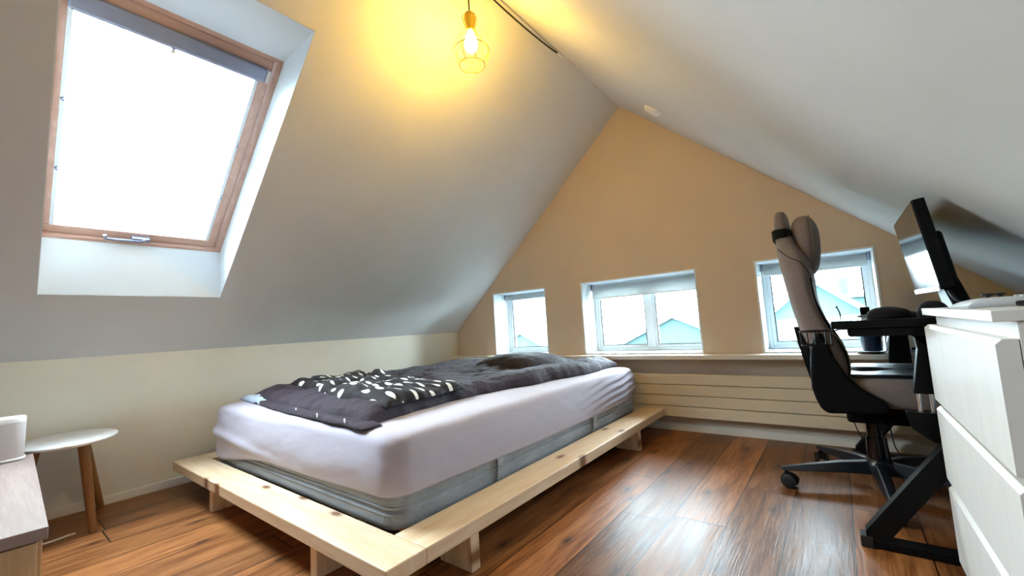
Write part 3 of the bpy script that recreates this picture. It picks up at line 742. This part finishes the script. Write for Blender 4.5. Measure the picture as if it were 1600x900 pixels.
# cup holder of wire clipped to the desk edge
r = thing('wire_cup_holder', 'black wire ring cup holder clipped to the desk edge beside the chair back', 'cup holder', (-.075, 1.95, .66))
cx_, cy_ = -.078, 1.955
for z, rr in ((.712, .050), (.660, .047)):
    bm = B(); tube(bm, [(cx_+rr*math.cos(t), cy_+rr*math.sin(t), z) for t in [2*PI*k_/32 for k_ in range(32)]], .0024, 8, True); obj('ring', bm, 'black', r, smooth=True)
for k_ in range(5):
    t = 2*PI*k_/5-PI/2; bm = B(); cyl(bm, (cx_+.050*math.cos(t), cy_+.050*math.sin(t), .712), (cx_+.047*math.cos(t), cy_+.047*math.sin(t), .660), .0022, n_=8); obj('upright', bm, 'black', r, smooth=True)
bm = B(); tube(bm, bez([(-.028, cy_, .710), (-.020, cy_, .712), (-.008, cy_, .7135)], 6), .003, 8); box(bm, -.012, .03, cy_-.012, cy_+.012, .7135, .7185); obj('clip', bm, 'black', r)
bm = B(); tube(bm, [(cx_-.047, cy_, .660), (cx_+.047, cy_, .660)], .002, 8); obj('base_bar', bm, 'black', r)

# monitor
r = thing('monitor', 'black flat monitor on a slanted arm tilted forward over the desk', 'monitor', (.33, 2.22, .748))
def mon(bm, d0, d1, t0, t1, y0, y1):   # d: depth behind the screen, t: up the screen
    ax = Vector((-.040, 0, .307)).normalized(); nb = Vector((ax.z, 0, -ax.x)); o0 = Vector((.272, 0, .835))
    P = lambda d, t, y: o0+ax*t+nb*d+Vector((0, y, 0))
    return hexa(bm, [P(d0, t0, y0), P(d1, t0, y0), P(d1, t0, y1), P(d0, t0, y1), P(d0, t1, y0), P(d1, t1, y0), P(d1, t1, y1), P(d0, t1, y1)])
obj('housing', mon(B(), 0, .034, 0, .312, 1.945, 2.50), 'black_plastic', r, bevel=.004)
obj('screen', mon(B(), -.0012, -.0002, .016, .306, 1.951, 2.494), 'black_gloss', r, label='glossy black screen')
obj('lower_bezel', mon(B(), -.004, -.0002, -.004, .014, 1.945, 2.50), 'alu', r, bevel=.002, label='silver lower bezel')
obj('back_bulge', mon(B(), .034, .060, .02, .20, 2.02, 2.42), 'black_plastic', r, bevel=.012)
bm = B(); hexa(bm, [(.325, 2.10, .748), (.375, 2.10, .748), (.375, 2.30, .748), (.325, 2.30, .748), (.295, 2.14, .880), (.340, 2.14, .900), (.340, 2.26, .900), (.295, 2.26, .880)]); obj('stand_arm', bm, 'black_plastic', r, bevel=.006)
bm = B(); box(bm, .30, .48, 2.05, 2.35, .7476, .756); obj('stand_foot', bm, 'black_plastic', r, bevel=.004)
bm = B(); tube(bm, bez([(.30, 2.02, .832), (.31, 2.00, .80), (.335, 1.98, .77), (.35, 1.97, .752)], 8), .005, 8); obj('power_lead', bm, 'rubber', r, smooth=True)

# things on the desk
r = thing('cap', 'black baseball cap lying on the desk in front of the window', 'cap', (.15, 2.13, .748))
def hz(x, y, u, v): return .043
bm = quilt(28, 28, lambda u, v: (.148+.058*u*math.sqrt(1-.5*v*v)*1.18, 2.13+.075*v*math.sqrt(1-.5*u*u)*1.18), .7478, lambda x, y, u, v: .040-.004*u, '', '', pw=2)
obj('crown', bm, 'black_cloth', r, smooth=True, angle=180, subd=1)
bm = quilt(20, 16, lambda u, v: (.222+.045*u, 2.13+.062*v*(1-.25*max(u, 0))), .7485, lambda x, y, u, v: .016-.007*u, '', '', pw=3)
obj('brim', bm, 'black_cloth', r, smooth=True, angle=180, subd=1)
r = thing('desk_clock', 'small black block on a pale round foot near the desk edge', 'clock', (.085, 2.45, .748))
bm = B(); box(bm, .075, .108, 2.44, 2.47, .756, .790); obj('body', bm, 'black_plastic', r, bevel=.002)
bm = B(); lathe(bm, [(.030, .7478), (.030, .752), (.022, .756), (.004, .757)], .090, 2.455, 24); obj('foot', bm, 'ctrl', r, smooth=True)
r = thing('headphones', 'black headphones lying on the desk under the monitor', 'headphones', (.24, 1.97, .748))
bm = quilt(24, 24, lambda u, v: (.245+.034*u*math.sqrt(1-.5*v*v)*1.2, 1.95+.05*v*math.sqrt(1-.5*u*u)*1.2), .7476, lambda x, y, u, v: .052, '', '', pw=2.4)
obj('ear_cup', bm, 'black_cloth', r, smooth=True, angle=180)
bm = B(); tube(bm, bez([(.225, 2.00, .76), (.24, 2.05, .775), (.27, 2.07, .775), (.28, 2.0, .765)], 8), .008, 8); obj('headband', bm, 'black_plastic', r, smooth=True)
r = thing('desk_hook', 'tiny black curved pen holder standing on the desk beside the chair headrest', 'pen holder', (.0, 2.6, .748))
bm = B(); tube(bm, bez([(.004, 2.6, .748), (.002, 2.6, .77), (-.004, 2.6, .79), (-.008, 2.6, .797), (-.002, 2.6, .800)], 6), [.003]*25, 8); obj('stem', bm, 'black', r, smooth=True)

# things on the sill, seen under the desk
r = thing('plant_pot', 'dark blue pot on a black saucer on the sill, seen under the desk', 'pot', (.125, 3.03, .532))
bm = B(); lathe(bm, [(.030, .545), (.044, .548), (.048, .612), (.050, .640), (.045, .640), (.042, .60), (.01, .598)], .125, 3.03); obj('pot', bm, 'blue', r, smooth=True)
bm = B(); lathe(bm, [(.05, .5325), (.062, .536), (.064, .545), (.05, .544), (.01, .543)], .115, 3.03); obj('saucer', bm, 'black_gloss', r, smooth=True)
r = thing('desk_tripod', 'small silver tripod stand on the sill right of the blue pot', 'tripod', (.2, 3.0, .532))
for k_ in range(3):
    t = 2*PI*k_/3+.4; bm = B(); cyl(bm, (.20+.028*math.cos(t), 3.02+.028*math.sin(t), .5325), (.20, 3.02, .585), .003, n_=8); obj('leg', bm, 'chrome', r, smooth=True)
bm = B(); lathe(bm, [(.006, .583), (.012, .59), (.012, .61), (.005, .62), (.012, .625), (.012, .64), (.001, .645)], .20, 3.02, 18); obj('head', bm, 'chrome', r, smooth=True)
r = thing('glass_dish', 'small pale teal dish on the sill behind the desk post', 'dish', (.30, 3.02, .532))
bm = B(); lathe(bm, [(.03, .5325), (.05, .54), (.055, .553), (.050, .553), (.045, .543), (.001, .541)], .295, 3.025); obj('bowl', bm, 'inner', r, smooth=True)
bm = B(); lathe(bm, [(.014, .5425), (.016, .56), (.01, .563), (.001, .563)], .295, 3.025); obj('lid', bm, 'black_plastic', r, smooth=True)

# ------------------------------------------------------------------ office chair
YC = 2.42
ch = thing('office_chair', 'high-back taupe grey gaming chair with black shell and star base at the desk', 'chair', (.065, YC, 0))
prof = [  # z, x back, x front, half width
 (.430, -.085, -.010, .215), (.475, -.100, .020, .225), (.515, -.112, .036, .235), (.590, -.130, .040, .245), (.665, -.146, .016, .250),
 (.745, -.160, -.030, .252), (.840, -.176, -.058, .255), (.937, -.190, -.064, .255), (1.000, -.198, -.072, .240), (1.060, -.203, -.098, .205), (1.106, -.205, -.125, .170),
 (1.160, -.204, -.142, .150), (1.200, -.204, -.145, .145), (1.236, -.200, -.148, .135), (1.256, -.197, -.150, .120), (1.266, -.190, -.158, .09)]
bm = B(); rs = []
NS = 40
for z, xb, xf, hw in prof:
    ring = []
    for k_ in range(NS):
        t = 2*PI*k_/NS; cc, ss = math.cos(t), math.sin(t)
        py = hw*abs(ss)**.75*(1 if ss > 0 else -1)
        px = (xb+xf)/2+(xf-xb)/2*abs(cc)**.6*(1 if cc > 0 else -1)
        if cc > 0 and z < 1.0: px -= .035*(1-(abs(py)/hw)**2)*min(1, (1.0-z)*4)     # bolsters stand proud of the centre
        ring.append((px, YC+py, z))
    rs.append(ring)
rings(bm, rs); bk_ = obj('backrest', bm, 'chair_cloth', ch, smooth=True, angle=180, subd=1)
# seams
bm = B(); tube(bm, bez([(-.045, YC-.249, .715), (-.010, YC-.250, .665), (.012, YC-.248, .600), (.012, YC-.240, .530), (-.008, YC-.230, .480)], 6), .0022, 6); obj('seam', bm, 'seam', bk_, smooth=True, label='pale olive side seam')
bm = B(); tube(bm, bez([(-.190, YC-.190, 1.075), (-.15, YC-.222, 1.03), (-.11, YC-.243, 1.00), (-.085, YC-.250, .955), (-.075, YC-.250, .91)], 6), .0016, 6); obj('seam', bm, 'black_cloth', bk_, smooth=True)
# dark trim along the front edge
def bsurf(z, cc):
    for p0, p1 in zip(prof, prof[1:]):
        if p0[0] <= z <= p1[0]:
            t = (z-p0[0])/(p1[0]-p0[0]); xb, xf, hw = [lerp(p0[i], p1[i], t) for i in (1, 2, 3)]
            ss = math.sqrt(1-cc*cc); py = hw*ss**.75
            return ((xb+xf)/2+(xf-xb)/2*cc**.6-.035*(1-(py/hw)**2)*min(1, (1-z)*4), YC-py, z)
bm = B(); tube(bm, bez([bsurf(z, .62) for z in (.93, .88, .83, .78, .73, .68, .63, .58, .53, .48)], 4), [.003+.008*math.sin(PI*k_/36) for k_ in range(37)], 10); obj('bolster_trim', bm, 'black_cloth', bk_, smooth=True)
# head cushion
bm = B(); rs = []
for z, xb, xf, hw in ((.955, -.086, -.072, .06), (.975, -.10, -.055, .11), (1.01, -.118, -.045, .135), (1.06, -.130, -.036, .150), (1.12, -.140, -.032, .155), (1.17, -.143, -.034, .150), (1.205, -.136, -.046, .135), (1.225, -.118, -.062, .10), (1.232, -.10, -.08, .05)):
    rs.append([((xb+xf)/2+(xf-xb)/2*abs(math.cos(t))**.8*(1 if math.cos(t) > 0 else -1), YC+hw*abs(math.sin(t))**.8*(1 if math.sin(t) > 0 else -1), z) for t in [2*PI*k_/32 for k_ in range(32)]])
rings(bm, rs); hp = obj('head_cushion', bm, 'chair_cloth', ch, smooth=True, angle=180, subd=1)
bm = B(); tube(bm, bez([(-.065, YC-.10, 1.222), (-.060, YC-.132, 1.19), (-.058, YC-.142, 1.12), (-.060, YC-.138, 1.05), (-.070, YC-.115, .985)], 6), .0022, 6); obj('piping', bm, 'seam', hp, smooth=True)
# strap: band round the top of the backrest
bm = B(); rs = []
for z, e in ((1.128, 0), (1.129, .005), (1.168, .005), (1.169, 0)):
    rs.append([(-.1755+(.036+e)*abs(math.cos(t))**.6*(1 if math.cos(t) > 0 else -1), YC+(.166+e)*abs(math.sin(t))**.75*(1 if math.sin(t) > 0 else -1), z) for t in [2*PI*k_/40 for k_ in range(40)]])
rings(bm, rs); obj('strap', bm, 'black_cloth', ch, smooth=True, angle=60, label='black elastic headrest strap')
# black shell brackets each side + rear shell
shell = [(-.069, .700), (-.046, .640), (-.034, .591), (-.002, .520), (.040, .470), (.110, .420), (.118, .395), (.100, .378), (-.076, .368), (-.098, .385), (-.112, .425), (-.122, .470), (-.120, .540), (-.110, .631), (-.090, .690)]
for y0, y1 in ((YC-.275, YC-.235), (YC+.235, YC+.275)):
    bm = B(); prism(bm, shell, 1, y0, y1); obj('side_bracket', bm, 'black_plastic', ch, bevel=.010)
bm = B(); rings(bm, [[(xb-.008-.010*(1-((k_-10)/10)**2), YC+w*(k_-10)/10, z) for k_ in range(21)]+[(xb+.02, YC+w*(10-k_)/10, z) for k_ in range(21)] for z, xb, w in ((.40, -.09, .20), (.46, -.108, .23), (.55, -.126, .235), (.65, -.146, .22), (.72, -.158, .16))])
obj('back_shell', bm, 'black_plastic', ch, smooth=True)
# seat
bm = B(); rs = []
for z, e in ((.385, -.03), (.395, -.008), (.42, 0), (.47, .004), (.495, -.004), (.508, -.03), (.505, -.09), (.495, -.15)):
    rs.append([(.165+(.275+e)*abs(math.cos(t))**.55*(1 if math.cos(t) > 0 else -1), YC+(.245+e)*abs(math.sin(t))**.55*(1 if math.sin(t) > 0 else -1), z) for t in [2*PI*k_/44 for k_ in range(44)]])
rings(bm, rs); obj('seat', bm, 'chair_cloth', ch, smooth=True, angle=180, subd=1)
bm = B(); rs = []
for z, e in ((.500, -.020), (.510, -.022), (.522, -.045), (.527, -.10), (.525, -.18)):
    rs.append([(.175+(.265+e)*abs(math.cos(t))**.55*(1 if math.cos(t) > 0 else -1), YC+(.240+e)*abs(math.sin(t))**.55*(1 if math.sin(t) > 0 else -1), z-(.014 if e < -.05 else 0)*(1 if math.sin(t) < 0 else -.3)) for t in [2*PI*k_/44 for k_ in range(44)]])
rings(bm, rs); obj('seat_pad', bm, 'nylon', ch, smooth=True, angle=180, subd=1, label='dark navy seat top')
bm = B(); box(bm, -.06, .36, YC-.19, YC+.19, .362, .392); obj('seat_pan', bm, 'black_plastic', ch, bevel=.01)
# armrests
for sg in (-1, 1):
    y = YC+sg*.28
    if sg > 5:
        bm = B(); hexa(bm, [(.035, y-.045, .468), (.29, y-.045, .480), (.29, y+.045, .480), (.035, y+.045, .468), (.035, y-.045, .492), (.29, y-.045, .512), (.29, y+.045, .512), (.035, y+.045, .492)]); ar = obj('armrest', bm, 'nylon', ch, bevel=.012)
        bm = B(); box(bm, .14, .20, y-.02, y+.02, .36, .470); box(bm, .14, .20, YC+.15, y+.02, .345, .372); obj('armrest_post', bm, 'black_plastic', ar, bevel=.006)
    elif sg < 0:
        bm = B(); tube(bm, bez([(.052, y+.06, .440), (.070, y+.06, .462), (.105, y+.055, .470), (.150, y+.055, .455), (.165, y+.055, .436)], 6), [.008+.006*math.sin(PI*k_/24) for k_ in range(25)], 12); obj('recline_lever', bm, 'black_plastic', ch, smooth=True)
# mechanism, gas lift, base
CXB = .070
bm = B(); box(bm, -.02, .30, YC-.10, YC+.10, .300, .363); mc = obj('tilt_mechanism', bm, 'black_plastic', ch, bevel=.012)
bm = B(); cyl(bm, (CXB+.06, YC-.09, .335), (CXB+.02, YC-.20, .325), .008, n_=12); cyl(bm, (CXB+.02, YC-.20, .325), (CXB+.015, YC-.25, .325), .014, n_=14); obj('tension_knob', bm, 'black_plastic', mc, smooth=True)
bm = B(); cyl(bm, (CXB, YC, .12), (CXB, YC, .23), .040, .036); cyl(bm, (CXB, YC, .23), (CXB, YC, .301), .030, .030); obj('gas_lift', bm, 'black_gloss', ch, smooth=True)
bm = B(); lathe(bm, [(.030, .065), (.052, .075), (.055, .11), (.045, .135), (.030, .145)], CXB, YC); obj('base_hub', bm, 'nylon', ch, smooth=True)
R_ = .365; th0 = math.radians(-160)
for k_ in range(5):
    t = th0+k_*2*PI/5+(0 if k_ else 0); d = Vector((math.cos(t), math.sin(t), 0)); n_ = Vector((-d.y, d.x, 0)); o0 = Vector((CXB, YC, 0))
    def sec(rad, w, zb, zt): return [o0+d*rad+n_*w+Vector((0, 0, zb)), o0+d*rad-n_*w+Vector((0, 0, zb)), o0+d*rad-n_*w*.55+Vector((0, 0, zt)), o0+d*rad+n_*w*.55+Vector((0, 0, zt))]
    bm = B(); rings(bm, [sec(.03, .030, .075, .128), sec(.15, .028, .078, .120), sec(.27, .022, .076, .104), sec(.345, .017, .073, .093), sec(.372, .014, .073, .089)])
    lg = obj('base_leg', bm, 'nylon', ch, bevel=.004)
    cpt = o0+d*(R_-.01); sw = n_ if k_ % 2 else (n_+d*.6).normalized()
    al = Vector((-sw.y, sw.x, 0))
    bm = B(); cyl(bm, cpt+Vector((0, 0, .045)), cpt+Vector((0, 0, .080)), .007, n_=12)
    # hood over the twin wheels
    cc_ = cpt+al*.010
    for q in range(1): pass
    rs = []
    for e in (-.012, .012):
        rs.append([cc_+sw*e+al*(.034*math.cos(u_))+Vector((0, 0, .031+.033*math.sin(u_))) for u_ in [PI*.05+PI*1.0*k2/14 for k2 in range(15)]]+[cc_+sw*e+Vector((0, 0, .031))])
    rings(bm, rs); cs_ = obj('caster', bm, 'black_plastic', ch, smooth=True)
    for sd_ in (-1, 1):
        bm = B(); w0 = cc_+sw*(.013*sd_)+Vector((0, 0, .030)); w1 = cc_+sw*(.029*sd_)+Vector((0, 0, .030))
        rings(bm, [[w0.lerp(w1, tt_)+al*(rr*math.cos(u_))+Vector((0, 0, rr*math.sin(u_))) for u_ in [2*PI*k2/24 for k2 in range(24)]] for tt_, rr in ((0, .026), (.1, .030), (.75, .030), (1, .022), (1.0, .008))])
        obj('wheel', bm, 'rubber', cs_, smooth=True)

# power strip and leads behind the chair
r = thing('power_leads', 'thin black power leads hanging behind the chair in front of the radiator', 'cable', (.02, 2.97, 0))
for pts_ in ([(-.06, 2.97, .40), (.00, 2.96, .30), (.045, 2.96, .22), (.06, 2.96, .12), (.10, 2.90, .006)], [(.02, 2.97, .40), (.005, 2.96, .30), (.0, 2.96, .20), (.02, 2.95, .11), (.08, 2.86, .006), (.25, 2.80, .006)], [(.10, 2.92, .40), (.14, 2.90, .20), (.16, 2.85, .06), (.25, 2.75, .006), (.45, 2.7, .006)]):
    bm = B(); tube(bm, bez(pts_, 8), .0032, 6); obj('lead', bm, 'rubber', r, smooth=True)

# ------------------------------------------------------------------ pendant lamp
r = thing('pendant_lamp', 'brass wire cage pendant lamp with glowing bulb hanging from the ridge', 'lamp', (-1.203, 1.357, 2.47))
PX, PY = -1.203, 1.357
bm = B(); cyl(bm, (PX, PY, 2.262), (PX, PY, 2.474), .0035, n_=8); obj('drop_cord', bm, 'rubber', r, smooth=True)
bm = B(); lathe(bm, [(.006, 2.262), (.012, 2.256), (.022, 2.248), (.026, 2.235), (.024, 2.215), (.019, 2.190), (.019, 2.168), (.015, 2.165)], PX, PY, 24); obj('socket', bm, 'brass', r, smooth=True)
bm = B(); lathe(bm, [(.013, 2.168), (.015, 2.155), (.024, 2.135), (.0295, 2.112), (.0295, 2.095), (.024, 2.078), (.014, 2.067), (.002, 2.063)], PX, PY, 24); obj('bulb', bm, 'bulb', r, smooth=True)
bm = B(); cg = r
cprof = [(.020, 2.250), (.034, 2.232), (.026, 2.195), (.024, 2.17), (.050, 2.138), (.070, 2.105), (.080, 2.072), (.077, 2.045), (.068, 2.020), (.058, 2.000)]
cpp = bez([(p[0], 0, p[1]) for p in cprof], 4)
for k_ in range(8):
    t = 2*PI*k_/8+.2; bm = B(); tube(bm, [(PX+p.x*math.cos(t), PY+p.x*math.sin(t), p.z) for p in cpp], .0018, 6); obj('cage_wire', bm, 'brass', r, smooth=True)
for rr, z in ((.058, 2.000), (.080, 2.072), (.021, 2.250)):
    bm = B(); tube(bm, [(PX+rr*math.cos(t), PY+rr*math.sin(t), z) for t in [2*PI*k_/36 for k_ in range(36)]], .0022, 6, True); obj('cage_ring', bm, 'brass', r, smooth=True)
bm = B(); tube(bm, bez([(PX, PY, 2.470), (PX, PY+.07, 2.452), (PX, 1.55, 2.443), (PX, 1.75, 2.440), (PX, 1.95, 2.446), (PX, 2.10, 2.458), (PX, 2.166, 2.467)], 10), .0045, 8); obj('swag_cord', bm, 'rubber', r, smooth=True)
bm = B(); tube(bm, bez([(PX, PY, 2.484), (PX+.008, PY, 2.474), (PX, PY, 2.466), (PX-.008, PY, 2.472)], 6), .0025, 8); obj('hook', bm, 'brass', r, smooth=True)
bm = B(); tube(bm, bez([(PX, 2.155, 2.469), (PX, 2.19, 2.468), (PX, 2.215, 2.474)], 6), .0085, 10); obj('cord_clip', bm, 'speaker_top', r, smooth=True)
bm = B(); tube(bm, bez([(PX+.004, 2.215, 2.472), (PX+.02, 2.26, 2.462), (PX+.045, 2.31, 2.438)], 6), .002, 6); obj('white_lead', bm, 'speaker_top', r, smooth=True)

# smoke detector on the right slope
n_in = Vector((-SA, 0, -CA)); pc = Vector((-.805, 2.63, roof(-.805)))
r = thing('smoke_detector', 'round white smoke detector on the right ceiling slope near the ridge', 'smoke detector', pc)
uu = Vector((0, 1, 0)); vv = n_in.cross(uu)
def disc(bm, pr2, cpt=pc):
    rings(bm, [[cpt+n_in*h+(uu*math.cos(t)+vv*math.sin(t))*rr for t in [2*PI*k_/32 for k_ in range(32)]] for rr, h in pr2]); return bm
obj('base_plate', disc(B(), [(.062, 0), (.062, .006), (.058, .008)]), 'speaker_top', r, smooth=True)
obj('dome', disc(B(), [(.056, .008), (.055, .015), (.046, .022), (.015, .025), (.002, .025)]), 'speaker_top', r, smooth=True)

# ------------------------------------------------------------------ outside
bm = B(); box(bm, -60, 60, 3.8, 140, -5.4, -5.2)
tag(obj('ground', bm, 'ground'), kind='structure')
def house(name, label, x0, x1, y0, y1, zb, ze, za, chim, wins):
    r = thing(name, label, 'house', ((x0+x1)/2, (y0+y1)/2, -5.2)); xm = (x0+x1)/2
    bm = B(); prism(bm, [(x0, zb), (x1, zb), (x1, ze), (xm, za), (x0, ze)], 1, y0, y1); w_ = obj('walls', bm, 'house', r)
    bm = B(); t = .18; e = .3; k2 = (za-ze)/(x1-xm)
    for sg in (-1, 1):
        xe = xm+sg*((x1-x0)/2+e); zz_ = za-k2*((x1-x0)/2+e)
        p = [(xm, za), (xe, zz_), (xe, zz_+t), (xm, za+t)]
        prism(bm, p, 1, y0-.25, y1+.25)
    rf = obj('roof', bm, 'roof', r)
    if chim:
        bm = B(); cx2 = chim[0]; box(bm, cx2-.3, cx2+.3, chim[1], chim[1]+.6, za-k2*abs(cx2-xm)-.2, chim[2]); obj('chimney', bm, 'roof', rf)
    for (wx, wz, ww, wh) in wins:
        bm = B(); box(bm, wx, wx+ww, y0-.03, y0+.02, wz, wz+wh); obj('window', bm, 'blind', w_)
    return r
house('neighbour_house', 'pale gabled house with blue green walls straight beyond the window behind the chair', -3.75, 2.65, 15, 20, -5.2, -1.2, 1.55, None, [(-1.5, -.4, .7, .9), (-.4, -.4, .7, .9)])
house('neighbour_house', 'pale gabled house filling the lower right pane of the two-pane window', -11.4, -1.7, 21.5, 27, -5.2, -1.56, .73, None, [(-7.8, -1.5, .8, .8), (-6.1, -1.5, .8, .8)])
house('neighbour_house', 'low pale gabled house seen through the smallest window', -27, -15, 28, 34, -5.2, -2.9, .1, None, [(-21.5, -2.6, 1, 1)])
# flat-roofed house behind, with a chimney
r = thing('apartment_house', 'flat-roofed pale house with one tall chimney at right of the right window', 'house', (2.5, 26, -5.2))
bm = B(); box(bm, .1, 7.5, 23, 29, -5.2, 1.15); w_ = obj('walls', bm, 'house', r)
bm = B(); box(bm, -.1, 7.7, 22.8, 29.2, 1.15, 1.28); rf = obj('roof', bm, 'roof', r)
bm = B(); box(bm, .12, .42, 23.1, 23.6, 1.28, 2.05); obj('chimney', bm, 'house', rf)
